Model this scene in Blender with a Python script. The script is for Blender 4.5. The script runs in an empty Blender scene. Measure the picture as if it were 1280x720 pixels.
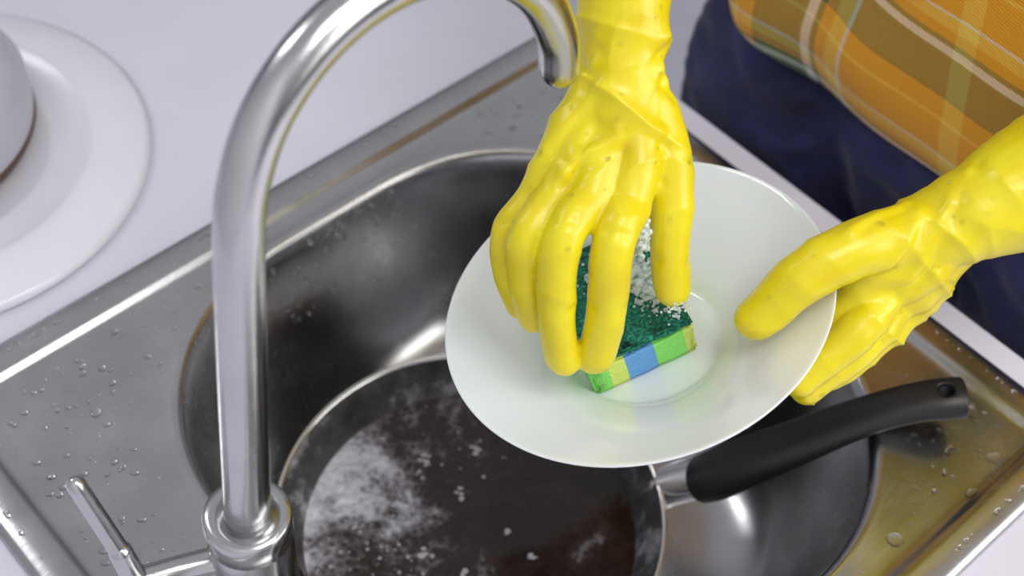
import bpy, bmesh, math, random
import numpy as np
from mathutils import Vector, Matrix, noise
random.seed(7)
Z0=0.90
S2=math.sqrt(2)
scene=bpy.context.scene
def AB(a,b,z=0.0): return ((a+b)/S2,(b-a)/S2,z)

# ---------------------------------------------------------------- materials
def new_mat(name):
    m=bpy.data.materials.new(name); m.use_nodes=True
    nt=m.node_tree; b=nt.nodes['Principled BSDF']
    return m,nt,b
def setv(b,**k):
    for n,v in k.items():
        n=n.replace('_',' ')
        if n in b.inputs:
            b.inputs[n].default_value=v
def N(nt,t,**k):
    n=nt.nodes.new(t)
    for a,v in k.items(): setattr(n,a,v)
    return n
def ramp(nt,stops,interp='LINEAR'):
    r=N(nt,'ShaderNodeValToRGB'); cr=r.color_ramp; cr.interpolation=interp
    while len(cr.elements)>1: cr.elements.remove(cr.elements[-1])
    cr.elements[0].position=stops[0][0]; cr.elements[0].color=(*stops[0][1],1)
    for p,c in stops[1:]:
        e=cr.elements.new(p); e.color=(*c,1)
    return r
def add_bump(nt,b,scale,strength,dist=0.001,detail=4,coord='Object'):
    tc=N(nt,'ShaderNodeTexCoord'); nz=N(nt,'ShaderNodeTexNoise')
    nz.inputs['Scale'].default_value=scale; nz.inputs['Detail'].default_value=detail
    nt.links.new(tc.outputs[coord],nz.inputs['Vector'])
    bp=N(nt,'ShaderNodeBump'); bp.inputs['Strength'].default_value=strength; bp.inputs['Distance'].default_value=dist
    nt.links.new(nz.outputs['Fac'],bp.inputs['Height']); nt.links.new(bp.outputs['Normal'],b.inputs['Normal'])
    return nz,tc
def simple(name,col,rough=0.5,metal=0.0,bump=None,var=0.06,**k):
    m,nt,b=new_mat(name); setv(b,Roughness=rough,Metallic=metal,**k)
    tc=N(nt,'ShaderNodeTexCoord'); nz=N(nt,'ShaderNodeTexNoise'); nz.inputs['Scale'].default_value=18
    nt.links.new(tc.outputs['Object'],nz.inputs['Vector'])
    r=ramp(nt,[(0.3,tuple(c*(1-var) for c in col)),(0.7,tuple(min(1,c*(1+var)) for c in col))])
    nt.links.new(nz.outputs['Fac'],r.inputs['Fac']); nt.links.new(r.outputs['Color'],b.inputs['Base Color'])
    if bump: add_bump(nt,b,*bump)
    return m

def steel(name,base,r0,r1,bump=0.15,rot=math.radians(-45),stretch=(6,300,300)):
    m,nt,b=new_mat(name); setv(b,Metallic=1.0)
    tc=N(nt,'ShaderNodeTexCoord')
    mp=N(nt,'ShaderNodeMapping'); mp.inputs['Rotation'].default_value=(0,0,rot)
    nt.links.new(tc.outputs['Object'],mp.inputs['Vector'])
    mp2=N(nt,'ShaderNodeMapping'); mp2.inputs['Scale'].default_value=stretch
    nt.links.new(mp.outputs['Vector'],mp2.inputs['Vector'])
    fine=N(nt,'ShaderNodeTexNoise'); fine.inputs['Scale'].default_value=1.0; fine.inputs['Detail'].default_value=3
    nt.links.new(mp2.outputs['Vector'],fine.inputs['Vector'])
    big=N(nt,'ShaderNodeTexNoise'); big.inputs['Scale'].default_value=14; big.inputs['Detail'].default_value=8; big.inputs['Roughness'].default_value=0.65
    nt.links.new(tc.outputs['Object'],big.inputs['Vector'])
    rr=N(nt,'ShaderNodeMapRange'); rr.inputs['From Min'].default_value=0.3; rr.inputs['From Max'].default_value=0.7
    rr.inputs['To Min'].default_value=r0; rr.inputs['To Max'].default_value=r1
    nt.links.new(big.outputs['Fac'],rr.inputs['Value']); nt.links.new(rr.outputs['Result'],b.inputs['Roughness'])
    cr=ramp(nt,[(0.3,tuple(c*0.84 for c in base)),(0.7,base)])
    nt.links.new(big.outputs['Fac'],cr.inputs['Fac']); nt.links.new(cr.outputs['Color'],b.inputs['Base Color'])
    bp=N(nt,'ShaderNodeBump'); bp.inputs['Strength'].default_value=bump; bp.inputs['Distance'].default_value=0.0004
    nt.links.new(fine.outputs['Fac'],bp.inputs['Height']); nt.links.new(bp.outputs['Normal'],b.inputs['Normal'])
    return m
M_sink=steel('sink_steel',(0.50,0.50,0.51),0.18,0.31)
M_faucet=steel('brushed_nickel',(0.60,0.60,0.61),0.18,0.24,0.10,0,(300,300,8))
M_chrome=simple('polished_steel',(0.75,0.75,0.76),0.18,1.0,var=0.02)
M_counter=simple('white_counter',(0.72,0.71,0.82),0.28,var=0.02)
M_white=simple('white_enamel',(0.80,0.80,0.88),0.2,var=0.02)
M_lid=simple('grey_enamel',(0.50,0.50,0.57),0.25,var=0.04)
M_brown=simple('brown_foot',(0.10,0.05,0.03),0.5)
M_wall=simple('wall_paint',(0.75,0.75,0.80),0.7,var=0.02)
M_floor=simple('floor_tile',(0.50,0.50,0.58),0.5,var=0.05)
M_cab=simple('cabinet_white',(0.75,0.75,0.78),0.35,var=0.02)
M_panout=simple('pan_outside',(0.05,0.05,0.055),0.35,0.3)
M_blackplastic=simple('black_bakelite',(0.012,0.012,0.014),0.38,bump=(600,0.12,0.0005))
M_skin=simple('skin',(0.75,0.48,0.36),0.5,var=0.05)
M_hair=simple('hair',(0.06,0.03,0.015),0.6,var=0.3)
M_shoe=simple('shoe_leather',(0.08,0.05,0.03),0.5)
M_foam=simple('soap_foam',(0.88,0.94,0.90),0.6,bump=(900,0.5,0.0006),var=0.04)
setv(M_foam.node_tree.nodes['Principled BSDF'],Subsurface_Weight=0.3,Specular_IOR_Level=0.25)
def foam_alpha(m):
    nt=m.node_tree; b=nt.nodes['Principled BSDF']
    tc=N(nt,'ShaderNodeTexCoord'); n=N(nt,'ShaderNodeTexNoise'); n.inputs['Scale'].default_value=260; n.inputs['Detail'].default_value=6
    nt.links.new(tc.outputs['Object'],n.inputs['Vector'])
    mr=N(nt,'ShaderNodeMapRange'); mr.inputs['From Min'].default_value=0.38; mr.inputs['From Max'].default_value=0.58
    mr.inputs['To Min'].default_value=0.30; mr.inputs['To Max'].default_value=0.95
    nt.links.new(n.outputs['Fac'],mr.inputs['Value']); nt.links.new(mr.outputs['Result'],b.inputs['Alpha'])
foam_alpha(M_foam)
M_suds=simple('thin_suds',(0.62,0.62,0.66),0.3,bump=(900,0.3,0.0005),var=0.1,Alpha=0.6)

def pan_mat():
    m,nt,b=new_mat('nonstick'); setv(b,Roughness=0.3)
    tc=N(nt,'ShaderNodeTexCoord')
    nz=N(nt,'ShaderNodeTexNoise'); nz.inputs['Scale'].default_value=22; nz.inputs['Detail'].default_value=8; nz.inputs['Roughness'].default_value=0.7
    nt.links.new(tc.outputs['Object'],nz.inputs['Vector'])
    r=ramp(nt,[(0.35,(0.020,0.019,0.021)),(0.52,(0.06,0.057,0.062)),(0.64,(0.32,0.32,0.34))])
    nt.links.new(nz.outputs['Fac'],r.inputs['Fac']); nt.links.new(r.outputs['Color'],b.inputs['Base Color'])
    return m
M_nonstick=pan_mat()
def liquid_mat():
    m,nt,b=new_mat('dirty_dishwater'); setv(b,Roughness=0.08,Specular_IOR_Level=0.4)
    tc=N(nt,'ShaderNodeTexCoord')
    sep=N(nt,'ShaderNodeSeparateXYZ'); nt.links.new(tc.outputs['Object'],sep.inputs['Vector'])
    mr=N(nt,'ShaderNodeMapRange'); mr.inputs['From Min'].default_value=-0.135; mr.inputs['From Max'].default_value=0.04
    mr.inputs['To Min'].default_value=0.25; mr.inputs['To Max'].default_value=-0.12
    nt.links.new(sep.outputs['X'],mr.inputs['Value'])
    nz=N(nt,'ShaderNodeTexNoise'); nz.inputs['Scale'].default_value=17; nz.inputs['Detail'].default_value=9; nz.inputs['Roughness'].default_value=0.62; nz.inputs['Distortion'].default_value=0.6
    nt.links.new(tc.outputs['Object'],nz.inputs['Vector'])
    v=N(nt,'ShaderNodeTexVoronoi'); v.inputs['Scale'].default_value=200; nt.links.new(tc.outputs['Object'],v.inputs['Vector'])
    vm=N(nt,'ShaderNodeMath',operation='MULTIPLY'); vm.inputs[1].default_value=0.14; nt.links.new(v.outputs['Distance'],vm.inputs[0])
    ad0=N(nt,'ShaderNodeMath',operation='ADD'); nt.links.new(nz.outputs['Fac'],ad0.inputs[0]); nt.links.new(vm.outputs[0],ad0.inputs[1])
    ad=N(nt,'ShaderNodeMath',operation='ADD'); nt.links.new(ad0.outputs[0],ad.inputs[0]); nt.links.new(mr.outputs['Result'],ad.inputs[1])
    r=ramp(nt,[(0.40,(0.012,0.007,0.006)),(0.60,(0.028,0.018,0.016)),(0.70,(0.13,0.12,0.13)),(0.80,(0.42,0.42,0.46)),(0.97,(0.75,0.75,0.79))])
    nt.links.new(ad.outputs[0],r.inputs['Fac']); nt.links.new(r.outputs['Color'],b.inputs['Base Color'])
    rr=ramp(nt,[(0.5,(0.05,)*3),(0.8,(0.5,)*3)])
    nt.links.new(ad.outputs[0],rr.inputs['Fac']); nt.links.new(rr.outputs['Color'],b.inputs['Roughness'])
    bp=N(nt,'ShaderNodeBump'); bp.inputs['Strength'].default_value=0.12; bp.inputs['Distance'].default_value=0.001
    nt.links.new(ad.outputs[0],bp.inputs['Height']); nt.links.new(bp.outputs['Normal'],b.inputs['Normal'])
    return m
M_liquid=liquid_mat()
def glove_mat():
    m,nt,b=new_mat('yellow_rubber'); setv(b,Roughness=0.36,Specular_IOR_Level=0.5,Coat_Weight=0.15,Coat_Roughness=0.2,Subsurface_Weight=0.05)
    if 'Subsurface Radius' in b.inputs: b.inputs['Subsurface Radius'].default_value=(0.004,0.003,0.0005)
    tc=N(nt,'ShaderNodeTexCoord'); nz=N(nt,'ShaderNodeTexNoise'); nz.inputs['Scale'].default_value=30; nz.inputs['Detail'].default_value=5
    nt.links.new(tc.outputs['Object'],nz.inputs['Vector'])
    r=ramp(nt,[(0.3,(0.75,0.60,0.003)),(0.7,(0.84,0.73,0.010))])
    nt.links.new(nz.outputs['Fac'],r.inputs['Fac']); nt.links.new(r.outputs['Color'],b.inputs['Base Color'])
    n2=N(nt,'ShaderNodeTexNoise'); n2.inputs['Scale'].default_value=95; n2.inputs['Detail'].default_value=3
    nt.links.new(tc.outputs['Object'],n2.inputs['Vector'])
    bp=N(nt,'ShaderNodeBump'); bp.inputs['Strength'].default_value=0.14; bp.inputs['Distance'].default_value=0.0015
    nt.links.new(n2.outputs['Fac'],bp.inputs['Height']); nt.links.new(bp.outputs['Normal'],b.inputs['Normal'])
    return m
M_glove=glove_mat()
M_opal=simple('opal_glass',(0.89,0.92,0.95),0.12,var=0.012,Subsurface_Weight=0.12,Coat_Weight=0.6)
m,nt,b=new_mat('water'); setv(b,Base_Color=(1,1,1,1),Roughness=0.02,Transmission_Weight=1.0,IOR=1.33)
add_bump(nt,b,60,0.1,0.0005); M_water=m

def plaid_mat():
    m,nt,b=new_mat('plaid_flannel'); setv(b,Roughness=0.9,Sheen_Weight=0.2)
    tc=N(nt,'ShaderNodeTexCoord')
    sep=N(nt,'ShaderNodeSeparateXYZ'); nt.links.new(tc.outputs['UV'],sep.inputs['Vector'])
    O=(0.82,0.36,0.008); G=(0.06,0.14,0.04); W=(0.80,0.82,0.72); D=(0.07,0.06,0.035); A=(0.92,0.60,0.08)
    st=[(0,O),(0.16,A),(0.185,O),(0.33,D),(0.345,G),(0.58,D),(0.59,G),(0.63,W),(0.69,G),(0.73,O),(0.80,A),(0.88,W),(0.90,O)]
    outs=[]
    for ch,k,off in (('X',8.6,0.42),('Y',8.6,0.12)):
        mu=N(nt,'ShaderNodeMath',operation='MULTIPLY_ADD'); mu.inputs[1].default_value=k; mu.inputs[2].default_value=off
        nt.links.new(sep.outputs[ch],mu.inputs[0])
        fr=N(nt,'ShaderNodeMath',operation='FRACT'); nt.links.new(mu.outputs[0],fr.inputs[0])
        r=ramp(nt,st,'CONSTANT'); nt.links.new(fr.outputs[0],r.inputs['Fac']); outs.append(r)
    w=N(nt,'ShaderNodeTexWave'); w.bands_direction='DIAGONAL'; w.inputs['Scale'].default_value=260; w.inputs['Distortion'].default_value=1.5
    nt.links.new(tc.outputs['UV'],w.inputs['Vector'])
    mr=N(nt,'ShaderNodeMapRange'); mr.inputs['To Min'].default_value=0.32; mr.inputs['To Max'].default_value=0.68
    nt.links.new(w.outputs['Fac'],mr.inputs['Value'])
    mx=N(nt,'ShaderNodeMix',data_type='RGBA'); nt.links.new(mr.outputs['Result'],mx.inputs['Factor'])
    nt.links.new(outs[0].outputs['Color'],mx.inputs[6]); nt.links.new(outs[1].outputs['Color'],mx.inputs[7])
    nt.links.new(mx.outputs[2],b.inputs['Base Color'])
    bp=N(nt,'ShaderNodeBump'); bp.inputs['Strength'].default_value=0.3; bp.inputs['Distance'].default_value=0.001
    nt.links.new(w.outputs['Fac'],bp.inputs['Height']); nt.links.new(bp.outputs['Normal'],b.inputs['Normal'])
    return m
M_plaid=plaid_mat()
def denim():
    m,nt,b=new_mat('denim'); setv(b,Roughness=0.85,Sheen_Weight=0.2)
    tc=N(nt,'ShaderNodeTexCoord')
    nz=N(nt,'ShaderNodeTexNoise'); nz.inputs['Scale'].default_value=9; nz.inputs['Detail'].default_value=10; nz.inputs['Roughness'].default_value=0.75
    nt.links.new(tc.outputs['Object'],nz.inputs['Vector'])
    r=ramp(nt,[(0.35,(0.006,0.007,0.035)),(0.65,(0.03,0.032,0.14))])
    nt.links.new(nz.outputs['Fac'],r.inputs['Fac']); nt.links.new(r.outputs['Color'],b.inputs['Base Color'])
    n2=N(nt,'ShaderNodeTexNoise'); n2.inputs['Scale'].default_value=500
    nt.links.new(tc.outputs['Object'],n2.inputs['Vector'])
    bp=N(nt,'ShaderNodeBump'); bp.inputs['Strength'].default_value=0.4; bp.inputs['Distance'].default_value=0.001
    nt.links.new(n2.outputs['Fac'],bp.inputs['Height']); nt.links.new(bp.outputs['Normal'],b.inputs['Normal'])
    return m
M_denim=denim()
def sponge_mat():
    m,nt,b=new_mat('striped_foam'); setv(b,Roughness=0.85)
    tc=N(nt,'ShaderNodeTexCoord'); sep=N(nt,'ShaderNodeSeparateXYZ'); nt.links.new(tc.outputs['Object'],sep.inputs['Vector'])
    mr=N(nt,'ShaderNodeMapRange'); mr.inputs['From Min'].default_value=0; mr.inputs['From Max'].default_value=0.072
    nt.links.new(sep.outputs['X'],mr.inputs['Value'])
    L=(0.27,0.80,0.16); Y=(0.70,0.84,0.18); B=(0.15,0.40,0.80)
    r=ramp(nt,[(0,L),(0.17,Y),(0.33,B),(0.61,L),(0.90,Y)],'CONSTANT'); nt.links.new(mr.outputs['Result'],r.inputs['Fac'])
    nt.links.new(r.outputs['Color'],b.inputs['Base Color'])
    v=N(nt,'ShaderNodeTexVoronoi'); v.inputs['Scale'].default_value=700; nt.links.new(tc.outputs['Object'],v.inputs['Vector'])
    bp=N(nt,'ShaderNodeBump'); bp.inputs['Strength'].default_value=0.6; bp.inputs['Distance'].default_value=0.001
    nt.links.new(v.outputs['Distance'],bp.inputs['Height']); nt.links.new(bp.outputs['Normal'],b.inputs['Normal'])
    return m
M_sponge=sponge_mat()
def scrub_mat():
    m,nt,b=new_mat('green_scourer'); setv(b,Roughness=0.75)
    tc=N(nt,'ShaderNodeTexCoord'); nz=N(nt,'ShaderNodeTexNoise'); nz.inputs['Scale'].default_value=420; nz.inputs['Detail'].default_value=6
    nt.links.new(tc.outputs['Object'],nz.inputs['Vector'])
    r=ramp(nt,[(0.35,(0.0,0.06,0.04)),(0.55,(0.005,0.20,0.13)),(0.72,(0.04,0.42,0.30))])
    nt.links.new(nz.outputs['Fac'],r.inputs['Fac']); nt.links.new(r.outputs['Color'],b.inputs['Base Color'])
    bp=N(nt,'ShaderNodeBump'); bp.inputs['Strength'].default_value=1.0; bp.inputs['Distance'].default_value=0.002
    nt.links.new(nz.outputs['Fac'],bp.inputs['Height']); nt.links.new(bp.outputs['Normal'],b.inputs['Normal'])
    return m
M_scrub=scrub_mat()

# ---------------------------------------------------------------- mesh helpers
def mk(name,V,Fc,mat,parent=None,smooth=True,uv=None,raw=False):
    me=bpy.data.meshes.new(name)
    me.from_pydata([(v[0],v[1],v[2]+(0 if raw else Z0)) for v in V],[],Fc); me.update()
    if smooth: me.polygons.foreach_set('use_smooth',[True]*len(me.polygons))
    me.materials.append(mat)
    if uv:
        l=me.uv_layers.new(name='UVMap')
        for lp in me.loops: l.data[lp.index].uv=uv[lp.vertex_index]
    bm=bmesh.new(); bm.from_mesh(me); bmesh.ops.recalc_face_normals(bm,faces=bm.faces); bm.to_mesh(me); bm.free()
    o=bpy.data.objects.new(name,me); scene.collection.objects.link(o)
    if parent: o.parent=parent
    return o
def empty(name):
    e=bpy.data.objects.new(name,None); e.empty_display_size=0.05; scene.collection.objects.link(e); return e
def mod(o,t,**k):
    m=o.modifiers.new(t.lower(),t)
    for a,v in k.items(): setattr(m,a,v)
    return m
def catmull(P,k):
    P=[np.array(p,float) for p in P]; n=len(P); out=[]
    for i in range(n-1):
        p0=P[i-1] if i>0 else 2*P[0]-P[1]; p1=P[i]; p2=P[i+1]; p3=P[i+2] if i+2<n else 2*P[-1]-P[-2]
        for j in range(k):
            t=j/k
            out.append(0.5*((2*p1)+(-p0+p2)*t+(2*p0-5*p1+4*p2-p3)*t*t+(-p0+3*p1-3*p2+p3)*t**3))
    out.append(P[-1]); return out
def tube(pts,rad,k=8,n=20,cap=4,flat=None):
    Q=catmull([list(p)+[r] for p,r in zip(pts,rad)],k)
    C=[q[:3] for q in Q]; Rr=[max(q[3],1e-4) for q in Q]
    T=[]
    for i in range(len(C)):
        d=C[min(i+1,len(C)-1)]-C[max(i-1,0)]; T.append(d/(np.linalg.norm(d)+1e-12))
    up=np.array([0,0,1.0]) if abs(T[0][2])<0.9 else np.array([1.0,0,0])
    u=np.cross(T[0],up); u/=np.linalg.norm(u)
    rings=[]; fr=[]
    for t in T:
        u=u-t*np.dot(u,t); u/=np.linalg.norm(u); fr.append((u.copy(),np.cross(t,u)))
    if cap:
        for j in range(cap,0,-1):
            a=j/(cap+1)*math.pi/2; rings.append((C[0]-T[0]*Rr[0]*math.sin(a),Rr[0]*math.cos(a),fr[0]))
    for c,r_,f_ in zip(C,Rr,fr): rings.append((c,r_,f_))
    if cap:
        for j in range(1,cap+1):
            a=j/(cap+1)*math.pi/2; rings.append((C[-1]+T[-1]*Rr[-1]*math.sin(a),Rr[-1]*math.cos(a),fr[-1]))
    V=[];Fc=[]
    fa=None
    if flat: fa=np.array(flat[0],float); fa/=np.linalg.norm(fa)
    for c,r_,(u_,v_) in rings:
        for i in range(n):
            a=2*math.pi*i/n; off=(u_*math.cos(a)+v_*math.sin(a))*r_
            if flat: off=off-fa*np.dot(off,fa)*(1-flat[1])
            V.append(tuple(c+off))
    m_=len(rings)
    for j in range(m_-1):
        for i in range(n):
            Fc.append((j*n+i,j*n+(i+1)%n,(j+1)*n+(i+1)%n,(j+1)*n+i))
    p0=C[0]-T[0]*(Rr[0] if cap else 0); p1=C[-1]+T[-1]*(Rr[-1] if cap else 0)
    V.append(tuple(p0)); V.append(tuple(p1)); a,b_=len(V)-2,len(V)-1
    for i in range(n):
        Fc.append((a,(i+1)%n,i)); Fc.append((b_,(m_-1)*n+i,(m_-1)*n+(i+1)%n))
    return V,Fc
def merge(parts):
    V=[];Fc=[]
    for v,f in parts:
        o=len(V); V+=list(v); Fc+=[tuple(i+o for i in q) for q in f]
    return V,Fc
def revolve(prof,center=(0,0,0),n=64):
    V=[];Fc=[]
    for r,z in prof:
        for i in range(n):
            a=2*math.pi*i/n; V.append((center[0]+r*math.cos(a),center[1]+r*math.sin(a),center[2]+z))
    for j in range(len(prof)-1):
        for i in range(n): Fc.append((j*n+i,j*n+(i+1)%n,(j+1)*n+(i+1)%n,(j+1)*n+i))
    return V,Fc
def box_ab(a0,a1,b0,b1,z0,z1):
    V=[AB(a,b,z) for z in (z0,z1) for a,b in ((a0,b0),(a1,b0),(a1,b1),(a0,b1))]
    return V,[(3,2,1,0),(4,5,6,7),(0,1,5,4),(1,2,6,5),(2,3,7,6),(3,0,4,7)]
def ellipsoid(c,r,nu=16,nv=10):
    V=[];Fc=[]
    for j in range(1,nv):
        t=math.pi*j/nv
        for i in range(nu):
            a=2*math.pi*i/nu; V.append((c[0]+r[0]*math.sin(t)*math.cos(a),c[1]+r[1]*math.sin(t)*math.sin(a),c[2]+r[2]*math.cos(t)))
    for j in range(nv-2):
        for i in range(nu): Fc.append((j*nu+i,(j+1)*nu+i,(j+1)*nu+(i+1)%nu,j*nu+(i+1)%nu))
    V.append((c[0],c[1],c[2]+r[2])); V.append((c[0],c[1],c[2]-r[2])); t_,b_=len(V)-2,len(V)-1
    for i in range(nu):
        Fc.append((t_,i,(i+1)%nu)); Fc.append((b_,(nv-2)*nu+(i+1)%nu,(nv-2)*nu+i))
    return V,Fc
def organic(name,parts,mat,parent,voxel=0.0016,it=10,disp=None,fac=0.5):
    V,Fc=merge(parts)
    o=mk(name+'_tmp',V,Fc,mat)
    md=mod(o,'REMESH'); md.mode='VOXEL'; md.voxel_size=voxel; md.adaptivity=0
    if it:
        ms=mod(o,'SMOOTH'); ms.factor=fac; ms.iterations=it
    dg=bpy.context.evaluated_depsgraph_get(); dg.update()
    me=bpy.data.meshes.new_from_object(o.evaluated_get(dg)); me.name=name
    bpy.data.objects.remove(o)
    if disp:
        n=len(me.vertices); co=np.empty(n*3); me.vertices.foreach_get('co',co); co=co.reshape(n,3)
        no=np.empty(n*3); me.vertices.foreach_get('normal',no); no=no.reshape(n,3)
        loc=co.copy(); loc[:,2]-=Z0
        d=disp(loc,no); co=co+no*d[:,None]
        me.vertices.foreach_set('co',co.ravel()); me.update()
    me.polygons.foreach_set('use_smooth',[True]*len(me.polygons))
    if not me.materials: me.materials.append(mat)
    r=bpy.data.objects.new(name,me); scene.collection.objects.link(r)
    if parent: r.parent=parent
    return r
def seg_dist(P,a,b):
    a=np.array(a);b=np.array(b);ab=b-a
    t=np.clip(((P-a)@ab)/(ab@ab),0,1)
    return np.linalg.norm(P-(a+t[:,None]*ab),axis=1)
def crease(P,pl,w,amp):
    d=np.full(len(P),9.0)
    for i in range(len(pl)-1): d=np.minimum(d,seg_dist(P,pl[i],pl[i+1]))
    return amp*np.exp(-(d/w)**2)
def nz(P,s,off=0.0):
    return np.array([noise.noise(Vector((p[0]*s[0]+off,p[1]*s[1]+off*.7,p[2]*s[2]-off))) for p in P])
def ridge(n,k=2.6): return np.clip(1-np.abs(n)*k,0,1)**1.5

# ---------------------------------------------------------------- room
mk('floor',*box_ab(-4,4,-0.45,4.5,-0.95,-0.90),M_floor,smooth=False)
mk('wall_back',*box_ab(-4,4,-0.45,-0.32,-0.90,1.8),M_wall,smooth=False)

def rrect(ca,cb,ha,hb,rad,z,nc=12,ns=12):
    P=[]
    cs=[(ca+ha-rad,cb+hb-rad,0),(ca-ha+rad,cb+hb-rad,90),(ca-ha+rad,cb-hb+rad,180),(ca+ha-rad,cb-hb+rad,270)]
    for k,(x,y,a0) in enumerate(cs):
        for i in range(nc+1):
            a=math.radians(a0+90*i/nc); P.append((x+rad*math.cos(a),y+rad*math.sin(a)))
        nx=cs[(k+1)%4]
        p=P[-1]; q=(nx[0]+rad*math.cos(math.radians(nx[2])),nx[1]+rad*math.sin(math.radians(nx[2])))
        for i in range(1,ns): P.append((p[0]+(q[0]-p[0])*i/ns,p[1]+(q[1]-p[1])*i/ns))
    return [AB(x,y,z) for x,y in P]
def loft(rings,close=None):
    n=len(rings[0]); V=[v for r_ in rings for v in r_]; Fc=[]
    for j in range(len(rings)-1):
        for i in range(n): Fc.append((j*n+i,j*n+(i+1)%n,(j+1)*n+(i+1)%n,(j+1)*n+i))
    if close: 
        V.append(close); c=len(V)-1; b0=(len(rings)-1)*n
        for i in range(n): Fc.append((b0+i,b0+(i+1)%n,c))
    return V,Fc
SA,SB,HA,HB=-0.41,0.411,0.285,0.311
CA,CB,CHA,CHB=-0.41,0.2225,2.0,0.5225
rings=[rrect(SA,SB,HA-0.012,HB-0.012,0.01,-0.038),rrect(SA,SB,HA-0.012,HB-0.012,0.01,-0.0005),
       rrect(CA,CB,CHA,CHB,0.004,-0.0005),rrect(CA,CB,CHA+0.001,CHB+0.001,0.004,-0.002),rrect(CA,CB,CHA+0.001,CHB+0.001,0.004,-0.038),rrect(SA,SB,HA-0.012,HB-0.012,0.01,-0.038)]
mk('kitchen_counter',*loft(rings),M_counter,smooth=False)
cab=empty('base_cabinet')
for nm,a in (('front_panel',(-2.3,1.5,0.70,0.718,-0.80,-0.04)),('side_left',(-2.32,-2.3,-0.28,0.718,-0.90,-0.04)),('side_right',(1.5,1.52,-0.28,0.718,-0.90,-0.04)),
             ('plinth',(-2.3,1.5,0.64,0.655,-0.90,-0.80)),('bottom_shelf',(-2.3,1.5,-0.28,0.70,-0.82,-0.80))):
    mk(nm,*box_ab(*a),M_cab,cab,False)
for i in range(6):
    a0=-2.28+i*0.63
    d=mk('door_leaf_%d'%(i+1),*box_ab(a0,a0+0.615,0.719,0.735,-0.79,-0.05),M_cab,cab,False)
    mod(d,'BEVEL',width=0.003,segments=2)

# ---------------------------------------------------------------- sink
sink=empty('kitchen_sink')
BA,BB,BHA,BHB=-0.413,0.4365,0.232,0.2185
R_=[rrect(SA,SB,HA,HB,0.012,0.0),rrect(SA,SB,HA,HB,0.012,0.003),rrect(SA,SB,HA-0.003,HB-0.003,0.012,0.006),
    rrect(SA,SB,HA-0.023,HB-0.023,0.012,0.0068),rrect(SA,SB,HA-0.026,HB-0.026,0.014,0.0060),rrect(SA,SB,HA-0.0305,HB-0.0305,0.014,0.0022),rrect(SA,SB,HA-0.034,HB-0.034,0.016,0.0018)]
rad=0.165
for off,z in ((-0.008,0.0018),(-0.003,0.0030),(0.0,0.0030),(0.003,0.0015),(0.006,-0.004),(0.009,-0.015),(0.014,-0.04),(0.021,-0.075),(0.029,-0.108),(0.038,-0.132),(0.050,-0.151),(0.066,-0.163),(0.088,-0.169),(0.13,-0.1715),(0.18,-0.173)):
    R_.append(rrect(BA,BB,BHA-off,BHB-off,max(0.01,rad-off*0.8),z,))
bs=mk('basin_and_deck',*loft(R_,AB(BA,BB,-0.174)),M_sink,sink)
mod(bs,'SUBSURF',levels=1,render_levels=1)
dr,df=revolve([(0.0001,0.001),(0.018,0.001),(0.020,0.003),(0.034,0.004),(0.038,0.0035),(0.040,0.0)],(*AB(BA,BB)[:2],-0.1735),48)
mk('drain_strainer',dr,df,M_chrome,sink)
parts=[]
def drop(x,y,z,r,h=0.4):
    e=random.uniform(0.75,1.35)
    parts.append(ellipsoid((x,y,z),(r*e,r/e,r*h),12,6))
def in_bowl(a,b,m=0.012):
    da=max(abs(a-BA)-(BHA-rad),0); db=max(abs(b-BB)-(BHB-rad),0)
    return math.hypot(da,db)<rad+m
cnt=0
while cnt<560:
    a=random.uniform(SA-HA+0.04,SA+HA-0.04); b=random.uniform(SB-HB+0.04,SB+HB-0.04)
    if in_bowl(a,b): continue
    x,y,_=AB(a,b); drop(x,y,0.0019,random.choice([.0006,.0008,.001,.0014,.0018,.0026]) ,0.22); cnt+=1
for i in range(120):
    a=random.uniform(SA-HA,SA+HA); x,y,_=AB(a,SB+random.choice([-1,1])*(HB-0.012)); drop(x,y,0.0066,random.choice([.0007,.0010,.0014,.002]),0.25)
for i in range(100):
    b=random.uniform(SB-HB,SB+HB); x,y,_=AB(SA+random.choice([-1,1])*(HA-0.012),b); drop(x,y,0.0066,random.choice([.0007,.0010,.0014,.002]),0.25)
for a,b,r in ((-0.155,0.62,0.007),(-0.165,0.655,0.0055),(-0.152,0.585,0.006),(-0.20,0.675,0.005),(-0.6,0.2,0.004),(-0.17,0.55,0.006),(-0.155,0.5,0.005)):
    x,y,_=AB(a,b); drop(x,y,0.0019,r,0.12)
for i in range(200):
    t=random.uniform(0.004,0.12); b=random.uniform(0.35,0.60)
    off=0.0075+t*0.175
    x,y,_=AB(BA-BHA+off,b,0); r=random.choice([.0010,.0014,.0022]); parts.append(ellipsoid((x,y,-t),(r,r,r*1.2),8,6))
mk('water_droplets',*merge(parts),M_water,sink)

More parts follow.
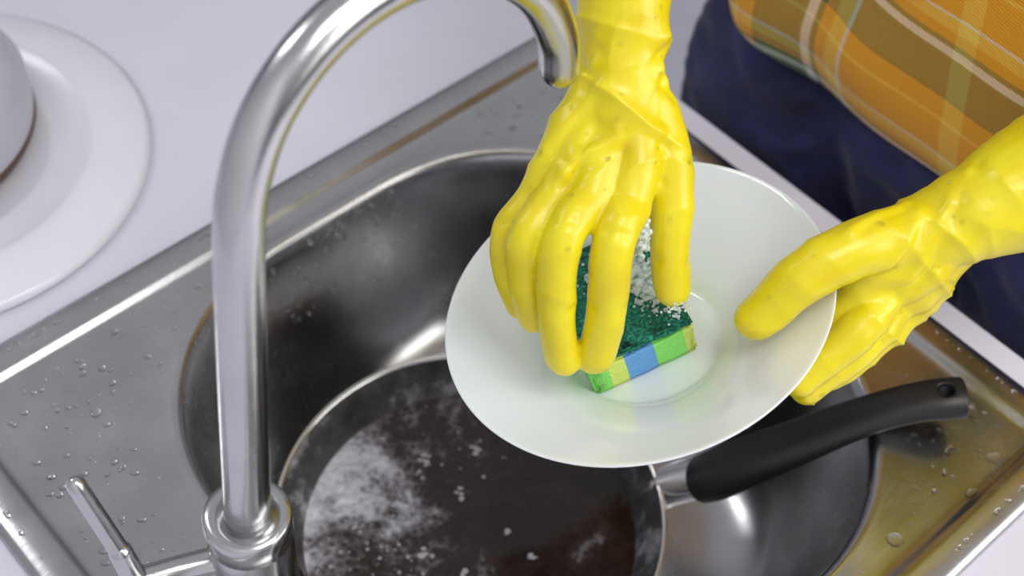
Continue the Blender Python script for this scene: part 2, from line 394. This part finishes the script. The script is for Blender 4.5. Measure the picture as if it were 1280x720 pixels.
# ---------------------------------------------------------------- faucet
fau=empty('kitchen_faucet')
fx,fy=-0.147,0.438
prof=[(0.0001,0),(0.0285,0),(0.0285,0.004),(0.0262,0.0065),(0.0258,0.010),(0.0258,0.074),(0.0250,0.0755),(0.0250,0.0765),(0.0264,0.078),(0.0264,0.0975),(0.0254,0.0990),(0.0175,0.0993),(0.0165,0.098),(0.0001,0.097)]
mk('body',*revolve(prof,(fx,fy,0.002),64),M_faucet,fau)
P=[(fx,fy,0.093),(-0.1435,0.4455,0.16),(-0.139,0.456,0.245),(-0.134,0.464,0.320),(-0.130,0.473,0.352),(-0.120,0.490,0.380),(-0.102,0.515,0.400),(-0.079,0.541,0.410),(-0.053,0.566,0.409),(-0.023,0.592,0.393),(0.001,0.609,0.366),(0.0145,0.618,0.332),(0.0182,0.6205,0.306),(0.0190,0.6212,0.302)]
Rr=[.0140,.0138,.0134,.0130,.0128,.0128,.0128,.0128,.0126,.0124,.0121,.0120,.0120,.0116]
mk('gooseneck_spout',*tube(P,Rr,8,40,0),M_faucet,fau)
mk('lever_arm',*tube([(-0.160,0.436,0.050),(-0.19,0.424,0.052),(-0.213,0.411,0.057)],[.0095,.009,.009],6,24,4),M_faucet,fau)
mk('lever_socket',*tube([(-0.2125,0.410,0.055),(-0.216,0.413,0.072),(-0.2195,0.416,0.084)],[.0082,.0078,.0074],6,24,3),M_faucet,fau)
mk('lever_rod',*tube([(-0.2195,0.416,0.084),(-0.230,0.424,0.106),(-0.241,0.432,0.131)],[.0062,.0060,.0058],6,24,2),M_faucet,fau)

# ---------------------------------------------------------------- frying pan
pan=empty('frying_pan'); pc=(-0.019,0.567,0)
po=[(0.0001,-0.170),(0.095,-0.170),(0.108,-0.167),(0.118,-0.155),(0.130,-0.130),(0.143,-0.1045),(0.1465,-0.1005),(0.1475,-0.099)]
pi=[(0.1475,-0.099),(0.1465,-0.0983),(0.1435,-0.0993),(0.1405,-0.104),(0.126,-0.132),(0.115,-0.153),(0.104,-0.163),(0.092,-0.1655),(0.0001,-0.1655)]
mk('pan_outer_shell',*revolve(po,pc,96),M_panout,pan)
mk('pan_nonstick_inside',*revolve(pi[2:],pc,96),M_nonstick,pan)
mk('pan_steel_rim',*revolve(pi[:3]+[(0.1440,-0.1020)],pc,96),M_chrome,pan)
V,Fc=revolve([(0.0001,0.0),(0.06,0.0),(0.12,0.0),(0.1268,0.0004)],(0,0,0),96)
lq=mk('dirty_water',V,Fc,M_liquid,pan,raw=True); lq.location=(pc[0],pc[1],-0.130+Z0)
parts=[]
wz=-0.1298
for i in range(160):
    a=random.gauss(math.radians(200),0.8); r_=random.uniform(0.05,0.122)
    s=random.choice([.0006,.0009,.0012,.0016])
    parts.append(ellipsoid((pc[0]+r_*math.cos(a),pc[1]+r_*math.sin(a),wz),(s,s,s*.5),8,6))
for px,py,s in ((-0.03,0.60,.003),(0.01,0.57,.002),(-0.06,0.63,.003),(-0.02,0.64,.003),(-0.05,0.545,.003),(-0.02,0.53,.003),(-0.075,0.585,.004),(0.03,0.55,.002)):
    for k in range(5):
        parts.append(ellipsoid((px+random.gauss(0,s*.8),py+random.gauss(0,s*.8),wz),(s*random.uniform(.5,1.1),s*random.uniform(.4,.9),s*.12),12,6))
mk('soap_specks',*merge(parts),M_suds,pan)
parts=[]
for i in range(60):
    a=random.gauss(math.radians(195),0.55); r_=random.uniform(0.06,0.120); s=random.uniform(.0015,.0045)
    parts.append(ellipsoid((pc[0]+r_*math.cos(a),pc[1]+r_*math.sin(a),wz),(s,s,s*.7),16,10))
mk('soap_bubbles',*merge(parts),M_water,pan)
mk('handle_bracket',*tube([(0.1285,0.606,-0.110),(0.136,0.606,-0.103),(0.158,0.603,-0.084)],[.0160,.0165,.0175],6,28,2,flat=((0.2,-0.3,1),0.6)),M_chrome,pan)
hp=[(0.154,0.602,-0.086),(0.166,0.599,-0.071),(0.190,0.598,-0.044),(0.215,0.599,-0.022),(0.242,0.602,-0.001),(0.266,0.605,0.014),(0.290,0.608,0.024),(0.308,0.609,0.029),(0.321,0.610,0.031)]
hr=[.0205,.0215,.0200,.0182,.0165,.0155,.0158,.0165,.0160]
V,Fc=tube(hp,hr,8,28,0,flat=((-0.35,0.0,1),0.66))
hnd=mk('handle',V,Fc,M_blackplastic,pan)
mod(hnd,'BEVEL',width=0.003,segments=3,limit_method='ANGLE',angle_limit=0.9)
cv,cf=tube([(0.3065,0.6095,-0.01),(0.3065,0.6095,0.08)],[.0062,.0062],2,24,0)
cut=mk('cutter',cv,cf,M_blackplastic)
bm_=mod(hnd,'BOOLEAN',operation='DIFFERENCE'); bm_.object=cut; bm_.solver='EXACT'
dg=bpy.context.evaluated_depsgraph_get(); dg.update()
me=bpy.data.meshes.new_from_object(hnd.evaluated_get(dg)); hnd.modifiers.clear(); hnd.data=me; bpy.data.objects.remove(cut)

parts=[]
for i in range(60):
    x=random.uniform(0.10,0.26); y=random.uniform(0.46,0.60); s=random.choice([.001,.002,.003,.005])
    parts.append(ellipsoid((x,y,-0.1705),(s,s*random.uniform(.6,1.2),.001),10,6))
mk('basin_suds',*merge(parts),M_suds,sink)

# ---------------------------------------------------------------- plate
n_=Vector((-0.2985,0.0345,0.9531)).normalized()
e_=Vector((0.062,0.027,0.009)); e_=(e_-n_*e_.dot(n_)).normalized(); w_=n_.cross(e_)
def basis(origin):
    return Matrix((( e_.x,w_.x,n_.x,origin[0]),(e_.y,w_.y,n_.y,origin[1]),(e_.z,w_.z,n_.z,origin[2]+Z0),(0,0,0,1)))
pr=[(0.0001,-0.0430),(0.030,-0.0430),(0.045,-0.0428),(0.0490,-0.0420),(0.0515,-0.0395),(0.057,-0.0352),(0.070,-0.0280),(0.090,-0.0180),(0.108,-0.0090),(0.119,-0.0028),(0.1232,-0.0003),(0.1247,-0.0002),(0.1250,-0.0014),(0.120,-0.0060),(0.107,-0.0130),(0.088,-0.0222),(0.068,-0.0332),(0.059,-0.0410),(0.055,-0.0470),(0.052,-0.0480),(0.050,-0.0470),(0.048,-0.0460),(0.0001,-0.0460)]
V,Fc=revolve(pr,(0,0,0),128)
pl=mk('soup_plate',V,Fc,M_opal,raw=True); pl.matrix_world=basis((0.0775,0.584,0.145)); mod(pl,'SUBSURF',levels=1,render_levels=1)

# ---------------------------------------------------------------- sponge
sp=empty('dish_sponge')
def rbox(x0,x1,y0,y1,z0,z1,cuts,bev,amp,seed,s=60):
    bm=bmesh.new(); bmesh.ops.create_cube(bm,size=1.0)
    for v in bm.verts: v.co=Vector(((x0+x1)/2+v.co.x*(x1-x0),(y0+y1)/2+v.co.y*(y1-y0),(z0+z1)/2+v.co.z*(z1-z0)))
    bmesh.ops.bevel(bm,geom=bm.edges[:],offset=bev,segments=2,affect='EDGES')
    bmesh.ops.triangulate(bm,faces=bm.faces[:])
    bmesh.ops.subdivide_edges(bm,edges=bm.edges[:],cuts=cuts,use_grid_fill=True)
    bm.normal_update()
    for v in bm.verts: v.co+=v.normal*amp*noise.noise(v.co*s+Vector((seed,seed,0)))
    V=[tuple(v.co) for v in bm.verts]; bm.verts.index_update(); Fc=[tuple(v.index for v in f.verts) for f in bm.faces]; bm.free(); return V,Fc
V,Fc=rbox(0,0.072,0,0.097,-0.0290,-0.003,7,0.002,0.0008,1,150)
mk('foam_block',V,Fc,M_sponge,sp,raw=True)
V,Fc=rbox(-0.0005,0.0725,-0.0005,0.0975,-0.0035,0.002,9,0.0015,0.0018,4,350)
mk('scouring_pad',V,Fc,M_scrub,sp,raw=True)
SPM=basis((0.0505,0.5440,0.1235)); sp.matrix_world=SPM
parts=[]
def cl(x,y,z,sx,sy,n,r0,r1,zz=0.0006):
    for i in range(n):
        r=random.uniform(r0,r1); parts.append(ellipsoid((random.gauss(x,sx),random.gauss(y,sy),z+random.gauss(0,zz)),(r,r,r*0.6),8,6))
cl(0.058,0.046,0.0034,0.006,0.010,260,.0010,.0026)
cl(0.046,0.066,0.0036,0.008,0.010,240,.0010,.0026)
cl(0.068,0.022,0.0026,0.003,0.010,90,.0006,.0016)
cl(0.054,0.022,0.0026,0.008,0.007,60,.0004,.0012)
cl(0.030,0.050,0.0028,0.005,0.020,70,.0005,.0013)
V,Fc=merge(parts); t_=mk('lt',V,Fc,M_foam,raw=True)
md=mod(t_,'REMESH'); md.mode='VOXEL'; md.voxel_size=0.0005; ms=mod(t_,'SMOOTH'); ms.factor=0.5; ms.iterations=3
dg=bpy.context.evaluated_depsgraph_get(); dg.update()
me=bpy.data.meshes.new_from_object(t_.evaluated_get(dg)); bpy.data.objects.remove(t_)
me.polygons.foreach_set('use_smooth',[True]*len(me.polygons))
lo=bpy.data.objects.new('lather',me); scene.collection.objects.link(lo); lo.parent=sp

# ---------------------------------------------------------------- person
person=empty('person')
def chain(pts,rad,**k): return tube([(p[0]/1000,p[1]/1000,p[2]/1000) for p in pts],rad,**k)
hp_=[]
hp_.append(chain([(50,745,375),(53,725,351),(54,682,303),(56,653,273),(58,632,255)],[.034,.032,.0278,.0250,.024],k=6,n=28))
hp_.append(chain([(44,648,268),(22,615,238),(9,598,218)],[.017,.0135,.0110]))
hp_.append(chain([(50,646,268),(33,612,242),(22,592,228)],[.017,.0145,.0125]))
hp_.append(chain([(57,646,268),(49,612,246),(42,587,234)],[.018,.0155,.0130]))
hp_.append(chain([(66,646,268),(68,612,246),(65,588,231)],[.018,.0160,.0135]))
hp_.append(chain([(28,608,232),(45,603,235),(62,605,235)],[.012,.0135,.013]))
hp_.append(chain([(9,598,218),(-4,583,203),(-2,573,178),(6,566,156)],[.0112,.0104,.0098,.0090]))
hp_.append(chain([(22,592,228),(7,568,218),(8,560,188),(15,556,158)],[.0125,.0116,.0106,.0099]))
hp_.append(chain([(42,587,234),(27,560,226),(27,543,186),(32,537,150),(35,537,142)],[.0130,.0120,.0113,.0110,.0106]))
hp_.append(chain([(65,588,231),(57,561,224),(57,547,188),(55,541,150),(53,541,142)],[.0135,.0127,.0120,.0116,.0112]))
hp_.append(chain([(66,645,266),(82,628,247),(91,604,221),(93,585,196),(98,573,172)],[.017,.0165,.0140,.0120,.0110]))
def disp_r(P,No):
    d=np.zeros(len(P))
    s=(P@np.array([-0.07,0.775,0.628])); t=P@np.array([0.9976,0.054,0.044])
    wr=np.clip((P[:,2]-0.240)/0.03,0,1)*(1-0.75*np.clip((P[:,2]-0.290)/0.03,0,1))
    q=np.stack([t*14+s*8,s*38+t*14,P[:,1]*4],1)
    d+=wr*0.0034*ridge(nz(q,(1,1,1)),2.2)-wr*0.0008
    q=np.stack([t*20+s*14,s*26-t*20,P[:,1]*10],1)
    d+=0.0011*ridge(nz(q,(1,1,1),3.1),2.4)-0.0002
    for a,b in (((-10,583,212),(6,574,226)),((16,566,236),(32,562,240)),((46,560,238),(64,558,236)),((80,600,240),(100,604,220)),((-6,566,190),(4,560,196)),((18,540,190),(36,538,190)),((46,540,190),(66,542,190)),((84,576,196),(104,578,192))):
        d+=crease(P,[np.array(a)/1000,np.array(b)/1000],0.0034,-0.0013)
    for a,b in (((15,612,246),(50,640,285)),((30,602,252),(80,618,262)),((25,594,246),(55,612,262)),((40,655,300),(85,645,275)),((30,640,285),(80,660,300)),((58,620,265),(78,648,285))):
        a=np.array(a)/1000;b=np.array(b)/1000
        d+=crease(P,[a,b],0.0040,0.0023)
        d+=crease(P,[a+np.array([.002,-.006,-.006]),b+np.array([.002,-.006,-.006])],0.0040,-0.0018)
    return d
gr=organic('glove_right',hp_,M_glove,person,0.0013,8,disp_r)
lp=[]
lp.append(chain([(475,825,280),(435,748,264),(371,668,252),(306,629,222),(272,615,211),(250,608,200)],[.072,.062,.047,.0365,.0275,.0255],k=6,n=28))  # unseen cuff end flared so its yellow reflects in the right deck
lp.append(chain([(262,611,207),(234,600,206),(203,586,207),(174,571,196),(150,559,168)],[.021,.0195,.0175,.0158,.0138]))
lp.append(chain([(258,611,206),(240,598,196),(219,587,184)],[.022,.019,.0145]))
lp.append(chain([(260,610,202),(247,596,186),(230,585,170)],[.022,.019,.0140]))
lp.append(chain([(262,610,198),(254,598,174),(240,586,160)],[.022,.018,.0135]))
lp.append(chain([(264,610,194),(258,600,164),(251,594,150)],[.020,.016,.0120]))
lp.append(chain([(219,587,184),(207,576,158),(180,564,134)],[.0140,.0125,.0110]))
lp.append(chain([(230,585,172),(213,561,161),(180,537,138)],[.0135,.0122,.0112]))
lp.append(chain([(240,586,160),(222,565,146),(187,540,126)],[.0130,.0118,.0110]))
lp.append(chain([(251,594,150),(236,578,136),(204,556,118)],[.0120,.0108,.0098]))
def disp_l(P,No):
    s=(P@np.array([0.86,0.36,0.36])); t=P@np.array([-0.4,0.5,0.75])
    d=np.zeros(len(P))
    wr=np.exp(-((P[:,0]-0.262)/0.032)**2)
    q=np.stack([s*40+t*14,t*14,P[:,1]*4],1)
    d+=(0.0005+0.0030*wr)*ridge(nz(q,(1,1,1),1.7),2.2)-0.0007*wr
    q=np.stack([s*20+t*20,t*28,P[:,1]*10],1)
    d+=0.0011*ridge(nz(q,(1,1,1),5.1),2.4)-0.0002
    for a,b in (((240,600,232),(215,560,195)),((255,605,232),(235,570,185)),((268,625,238),(262,590,190)),((182,582,212),(172,560,196)),((226,606,224),(196,585,224))):
        a=np.array(a)/1000;b=np.array(b)/1000
        d+=crease(P,[a,b],0.0042,0.0019); d+=crease(P,[a+np.array([.007,.002,.002]),b+np.array([.007,.002,.002])],0.0042,-0.0016)
    return d
gl=organic('glove_left',lp,M_glove,person,0.0014,8,disp_l)
parts=[]
rg=random.Random(11)
for g,cnt_,cond in ((gr,70,lambda v:v.z-Z0>0.19),(gl,60,lambda v:v.x<0.34)):
    vs=[v for v in g.data.vertices if v.normal.dot(Vector((0,-0.63,0.78)))>0.25 and cond(v.co)]
    for i in range(cnt_):
        v=rg.choice(vs); r=rg.choice([.0006,.0008,.0011,.0015]); parts.append(ellipsoid((v.co.x,v.co.y,v.co.z-Z0),(r,r,r),8,6))
mk('glove_water_drops',*merge(parts),M_water,person)
parts=[]
for i in range(170):
    r=rg.uniform(.0007,.0020); parts.append(ellipsoid((0.075+rg.gauss(0,.002),0.582+rg.gauss(0,.003),0.208+rg.gauss(0,.008)),(r,r,r),8,6))
for i in range(70):
    r=rg.uniform(.0004,.0011); parts.append(ellipsoid((0.100+rg.gauss(0,.004),0.562+rg.gauss(0,.002),0.168+rg.gauss(0,.006)),(r,r,r),8,6))
organic('glove_lather',parts,M_foam,person,0.0005,2,None,0.5)

def ch(l,r,**k): return tube([AB(*p) for p in l],r,k=8,n=32,cap=6,**k)
jp=[ch([(-0.48,0.935,0.03),(-0.515,0.905,-0.03),(-0.50,0.90,-0.20),(-0.47,0.90,-0.45),(-0.47,0.93,-0.80)],[.11,.125,.110,.078,.065]),
    ch([(-0.23,0.935,0.05),(-0.21,0.905,-0.03),(-0.21,0.90,-0.20),(-0.22,0.90,-0.45),(-0.22,0.93,-0.80)],[.12,.125,.105,.078,.065]),
    ch([(-0.46,0.935,0.0),(-0.35,0.925,0.01),(-0.24,0.935,0.0)],[.12,.13,.13]),ch([(-0.42,0.945,0.10),(-0.35,0.945,0.11),(-0.27,0.945,0.10)],[.10,.11,.10])]
def disp_j(P,No):
    q=np.stack([P[:,0]*14,P[:,1]*14,P[:,2]*26],1)
    return 0.009*ridge(nz(q,(1,1,1)),2.4)
organic('jeans',jp,M_denim,person,0.007,4,disp_j)
for nm,a in (('shoe_right',-0.47),('shoe_left',-0.22)):
    V,Fc=tube([AB(a,0.98,-0.862),AB(a,0.90,-0.862),AB(a,0.80,-0.870)],[.038,.040,.030],6,24,5); mk(nm,V,Fc,M_shoe,person)
ac,bc=-0.350,0.950
lev=[(0.0,0.252,0.160,0.0),(0.04,0.262,0.170,0),(0.10,0.268,0.178,0),(0.18,0.255,0.178,0),(0.27,0.235,0.168,0.0),(0.36,0.220,0.158,-.01),(0.45,0.212,0.150,-.02),(0.52,0.200,0.13,-.03),(0.56,0.16,0.105,-.03),(0.585,0.10,0.08,-.03),(0.60,0.065,0.06,-.03)]
nA=200; V=[];UV=[];Fc=[]
lv=catmull([list(l) for l in lev],8)
sgn=lambda v:(1 if v>=0 else -1)
for j,l in enumerate(lv):
    for i in range(nA+1):
        ph=2*math.pi*i/nA; c0,s0=math.cos(ph),math.sin(ph)
        c=sgn(c0)*abs(c0)**0.62; s=sgn(s0)*abs(s0)**0.62
        hem=0.047+0.070*abs(c)**4
        if l[0]<0.2: z=hem*(1-l[0]/0.2)+0.255*(l[0]/0.2)
        else: z=l[0]+0.055
        fold=0.005*math.sin(ph*9+3*math.sin(z*14))*math.exp(-z*3)+0.012*noise.noise(Vector((c*3,s*3,z*8)))+0.010*max(0,-s)**2*math.exp(-((z-0.1)/0.05)**2)
        curl=-0.012*max(0,1-l[0]/0.012)
        ra=l[1]+fold+curl; rb=l[2]+fold+curl
        aa=ac+ra*c; bb=bc+l[3]+rb*s+0.15*(aa+0.44)*max(0,1-l[0]/0.4)
        V.append(AB(aa,bb,z)); UV.append((ph*0.19+0.03*z,z+0.012*math.sin(ph*4)))
W=nA+1
for j in range(len(lv)-1):
    for i in range(nA): Fc.append((j*W+i,j*W+i+1,(j+1)*W+i+1,(j+1)*W+i))
sh=mk('plaid_shirt',V,Fc,M_plaid,person,uv=UV); mod(sh,'SOLIDIFY',thickness=0.003,offset=-1)
def sleeve(nm,pts,rad):
    n=36; V,Fc=tube(pts,rad,8,n,0)
    uv=[((i%n)/n*0.35,(i//n)*0.012) for i in range(len(V))]
    mk(nm,V,Fc,M_plaid,person,uv=uv)
sleeve('sleeve_right',[AB(-0.50,0.93,0.58),AB(-0.555,0.90,0.50),AB(-0.53,0.78,0.44),(0.048,0.768,0.400)],[.062,.060,.052,.044])
sleeve('sleeve_left',[AB(-0.19,0.93,0.58),AB(-0.10,0.96,0.48),AB(-0.13,0.98,0.36),(0.49,0.86,0.295)],[.062,.062,.066,.074])
hc=Vector(AB(-0.345,0.87,0.80))
def disp_h(P,No): return 0.0005*nz(P*60,(1,1,1))
fd=np.array(AB(0,-1,0)[:3]); hcN=np.array(hc)
hd=[tube([AB(-0.345,0.925,0.58),AB(-0.345,0.91,0.66),AB(-0.345,0.89,0.72)],[.06,.055,.055],6,24,4),
    ellipsoid(tuple(hcN),(0.078,0.078,0.105),32,20),ellipsoid(tuple(hcN+fd*0.03+np.array([0,0,-.05])),(0.055,0.055,0.06),24,16),
    tube([tuple(hcN+fd*0.078+np.array([0,0,.02])),tuple(hcN+fd*0.098+np.array([0,0,-.018]))],[.007,.013],4,14,4)]
sd=np.array(AB(1,0,0)[:3])
for s in (-1,1): hd.append(ellipsoid(tuple(hcN+sd*0.08*s+np.array([0,0,-.01])),(0.014,0.014,0.03),14,10))
organic('head',hd,M_skin,person,0.004,6,disp_h)
for k,s in enumerate((-1,1)):
    p=hcN+fd*0.073+sd*0.03*s+np.array([0,0,.012]); mk('eye_%d'%(k+1),*ellipsoid(tuple(p),(.011,.011,.008),16,10),M_white,person)
p=hcN+fd*0.082+np.array([0,0,-.048]); mk('mouth',*tube([tuple(p-sd*.022),tuple(p+fd*.006),tuple(p+sd*.022)],[.003,.006,.003],4,12,3),simple('lips',(0.55,0.2,0.18),0.4),person)
organic('hair',[ellipsoid(tuple(hcN-fd*0.022+np.array([0,0,.02])),(0.088,0.088,0.108),32,20)],M_hair,person,0.005,4,lambda P,No:0.004*nz(P*60,(1,1,1)))

# ---------------------------------------------------------------- hob side crockery
pt=empty('serving_platter')
V,Fc=revolve([(0.0001,0.004),(0.085,0.004),(0.095,0.008),(0.100,0.009),(0.118,0.008),(0.128,0.014),(0.134,0.0155),(0.150,0.013),(0.170,0.008),(0.176,0.004),(0.174,0.0015),(0.12,0.0),(0.0001,0.0)],(-0.47,0.791,0.0),96)
mk('platter_disc',V,Fc,M_white,pt)
pot=empty('serving_bowl')
c_=(-0.503,0.812,0.003)
V,Fc=revolve([(0.0001,0.006),(0.106,0.006),(0.1125,0.0095),(0.1145,0.014),(0.1135,0.018)],c_,96); mk('base_ring',V,Fc,M_brown,pot)
V,Fc=revolve([(0.1133,0.018),(0.1142,0.024),(0.1135,0.045),(0.104,0.062),(0.080,0.074),(0.04,0.080),(0.018,0.082),(0.016,0.092),(0.020,0.102),(0.012,0.108),(0.0001,0.109)],c_,96); mk('domed_lid',V,Fc,M_lid,pot)

# ---------------------------------------------------------------- lights
def area(name,loc,target,size,energy,col=(1,1,1)):
    L=bpy.data.lights.new(name,'AREA'); L.energy=energy; L.size=size; L.color=col
    o=bpy.data.objects.new(name,L); scene.collection.objects.link(o)
    o.location=(loc[0],loc[1],loc[2]+Z0); d=Vector((target[0]-loc[0],target[1]-loc[1],target[2]-loc[2]))
    o.rotation_euler=d.to_track_quat('-Z','Y').to_euler(); return o
area('window_light',(-1.9,0.9,1.5),(0,0.6,0),1.2,50,(0.96,0.98,1.0))
area('overhead_fill',(0.5,0.1,1.9),(0.05,0.6,0),0.7,12,(1,0.98,0.94))  # added overhead fill from the camera side, no visible fixture
area('basin_fill',(2.0,0.0,1.2),(0.1,0.6,0),1.5,30,(1,0.98,0.94))  # unseen fill added at right to brighten the curved basin wall
w=bpy.data.worlds.new('world'); scene.world=w; w.use_nodes=True
wn=w.node_tree; bg=wn.nodes['Background']; bg.inputs['Strength'].default_value=0.50
tc=wn.nodes.new('ShaderNodeTexCoord'); sp_=wn.nodes.new('ShaderNodeSeparateXYZ'); wn.links.new(tc.outputs['Generated'],sp_.inputs['Vector'])
cr=wn.nodes.new('ShaderNodeValToRGB'); cr.color_ramp.elements[0].position=0.0; cr.color_ramp.elements[0].color=(0.13,0.13,0.15,1)
cr.color_ramp.elements[1].position=0.7; cr.color_ramp.elements[1].color=(0.95,0.95,1.0,1)
wn.links.new(sp_.outputs['Z'],cr.inputs['Fac']); wn.links.new(cr.outputs['Color'],bg.inputs['Color'])

# ---------------------------------------------------------------- camera
cam=bpy.data.cameras.new('camera'); co=bpy.data.objects.new('camera',cam); scene.collection.objects.link(co)
Rv=Vector((0.9976,0.0542,0.0439));Uv=Vector((-0.0698,0.7753,0.6278));Fv=Vector((0,0.6293,-0.7771))
co.matrix_world=Matrix(((Rv.x,Uv.x,-Fv.x,0),(Rv.y,Uv.y,-Fv.y,0),(Rv.z,Uv.z,-Fv.z,0.8704+Z0),(0,0,0,1)))
cam.sensor_width=36; cam.lens=1850/1280*36; cam.clip_start=0.01
cam.dof.use_dof=True; cam.dof.focus_distance=0.91; cam.dof.aperture_fstop=4.5
scene.camera=co
scene.view_settings.view_transform='Standard'
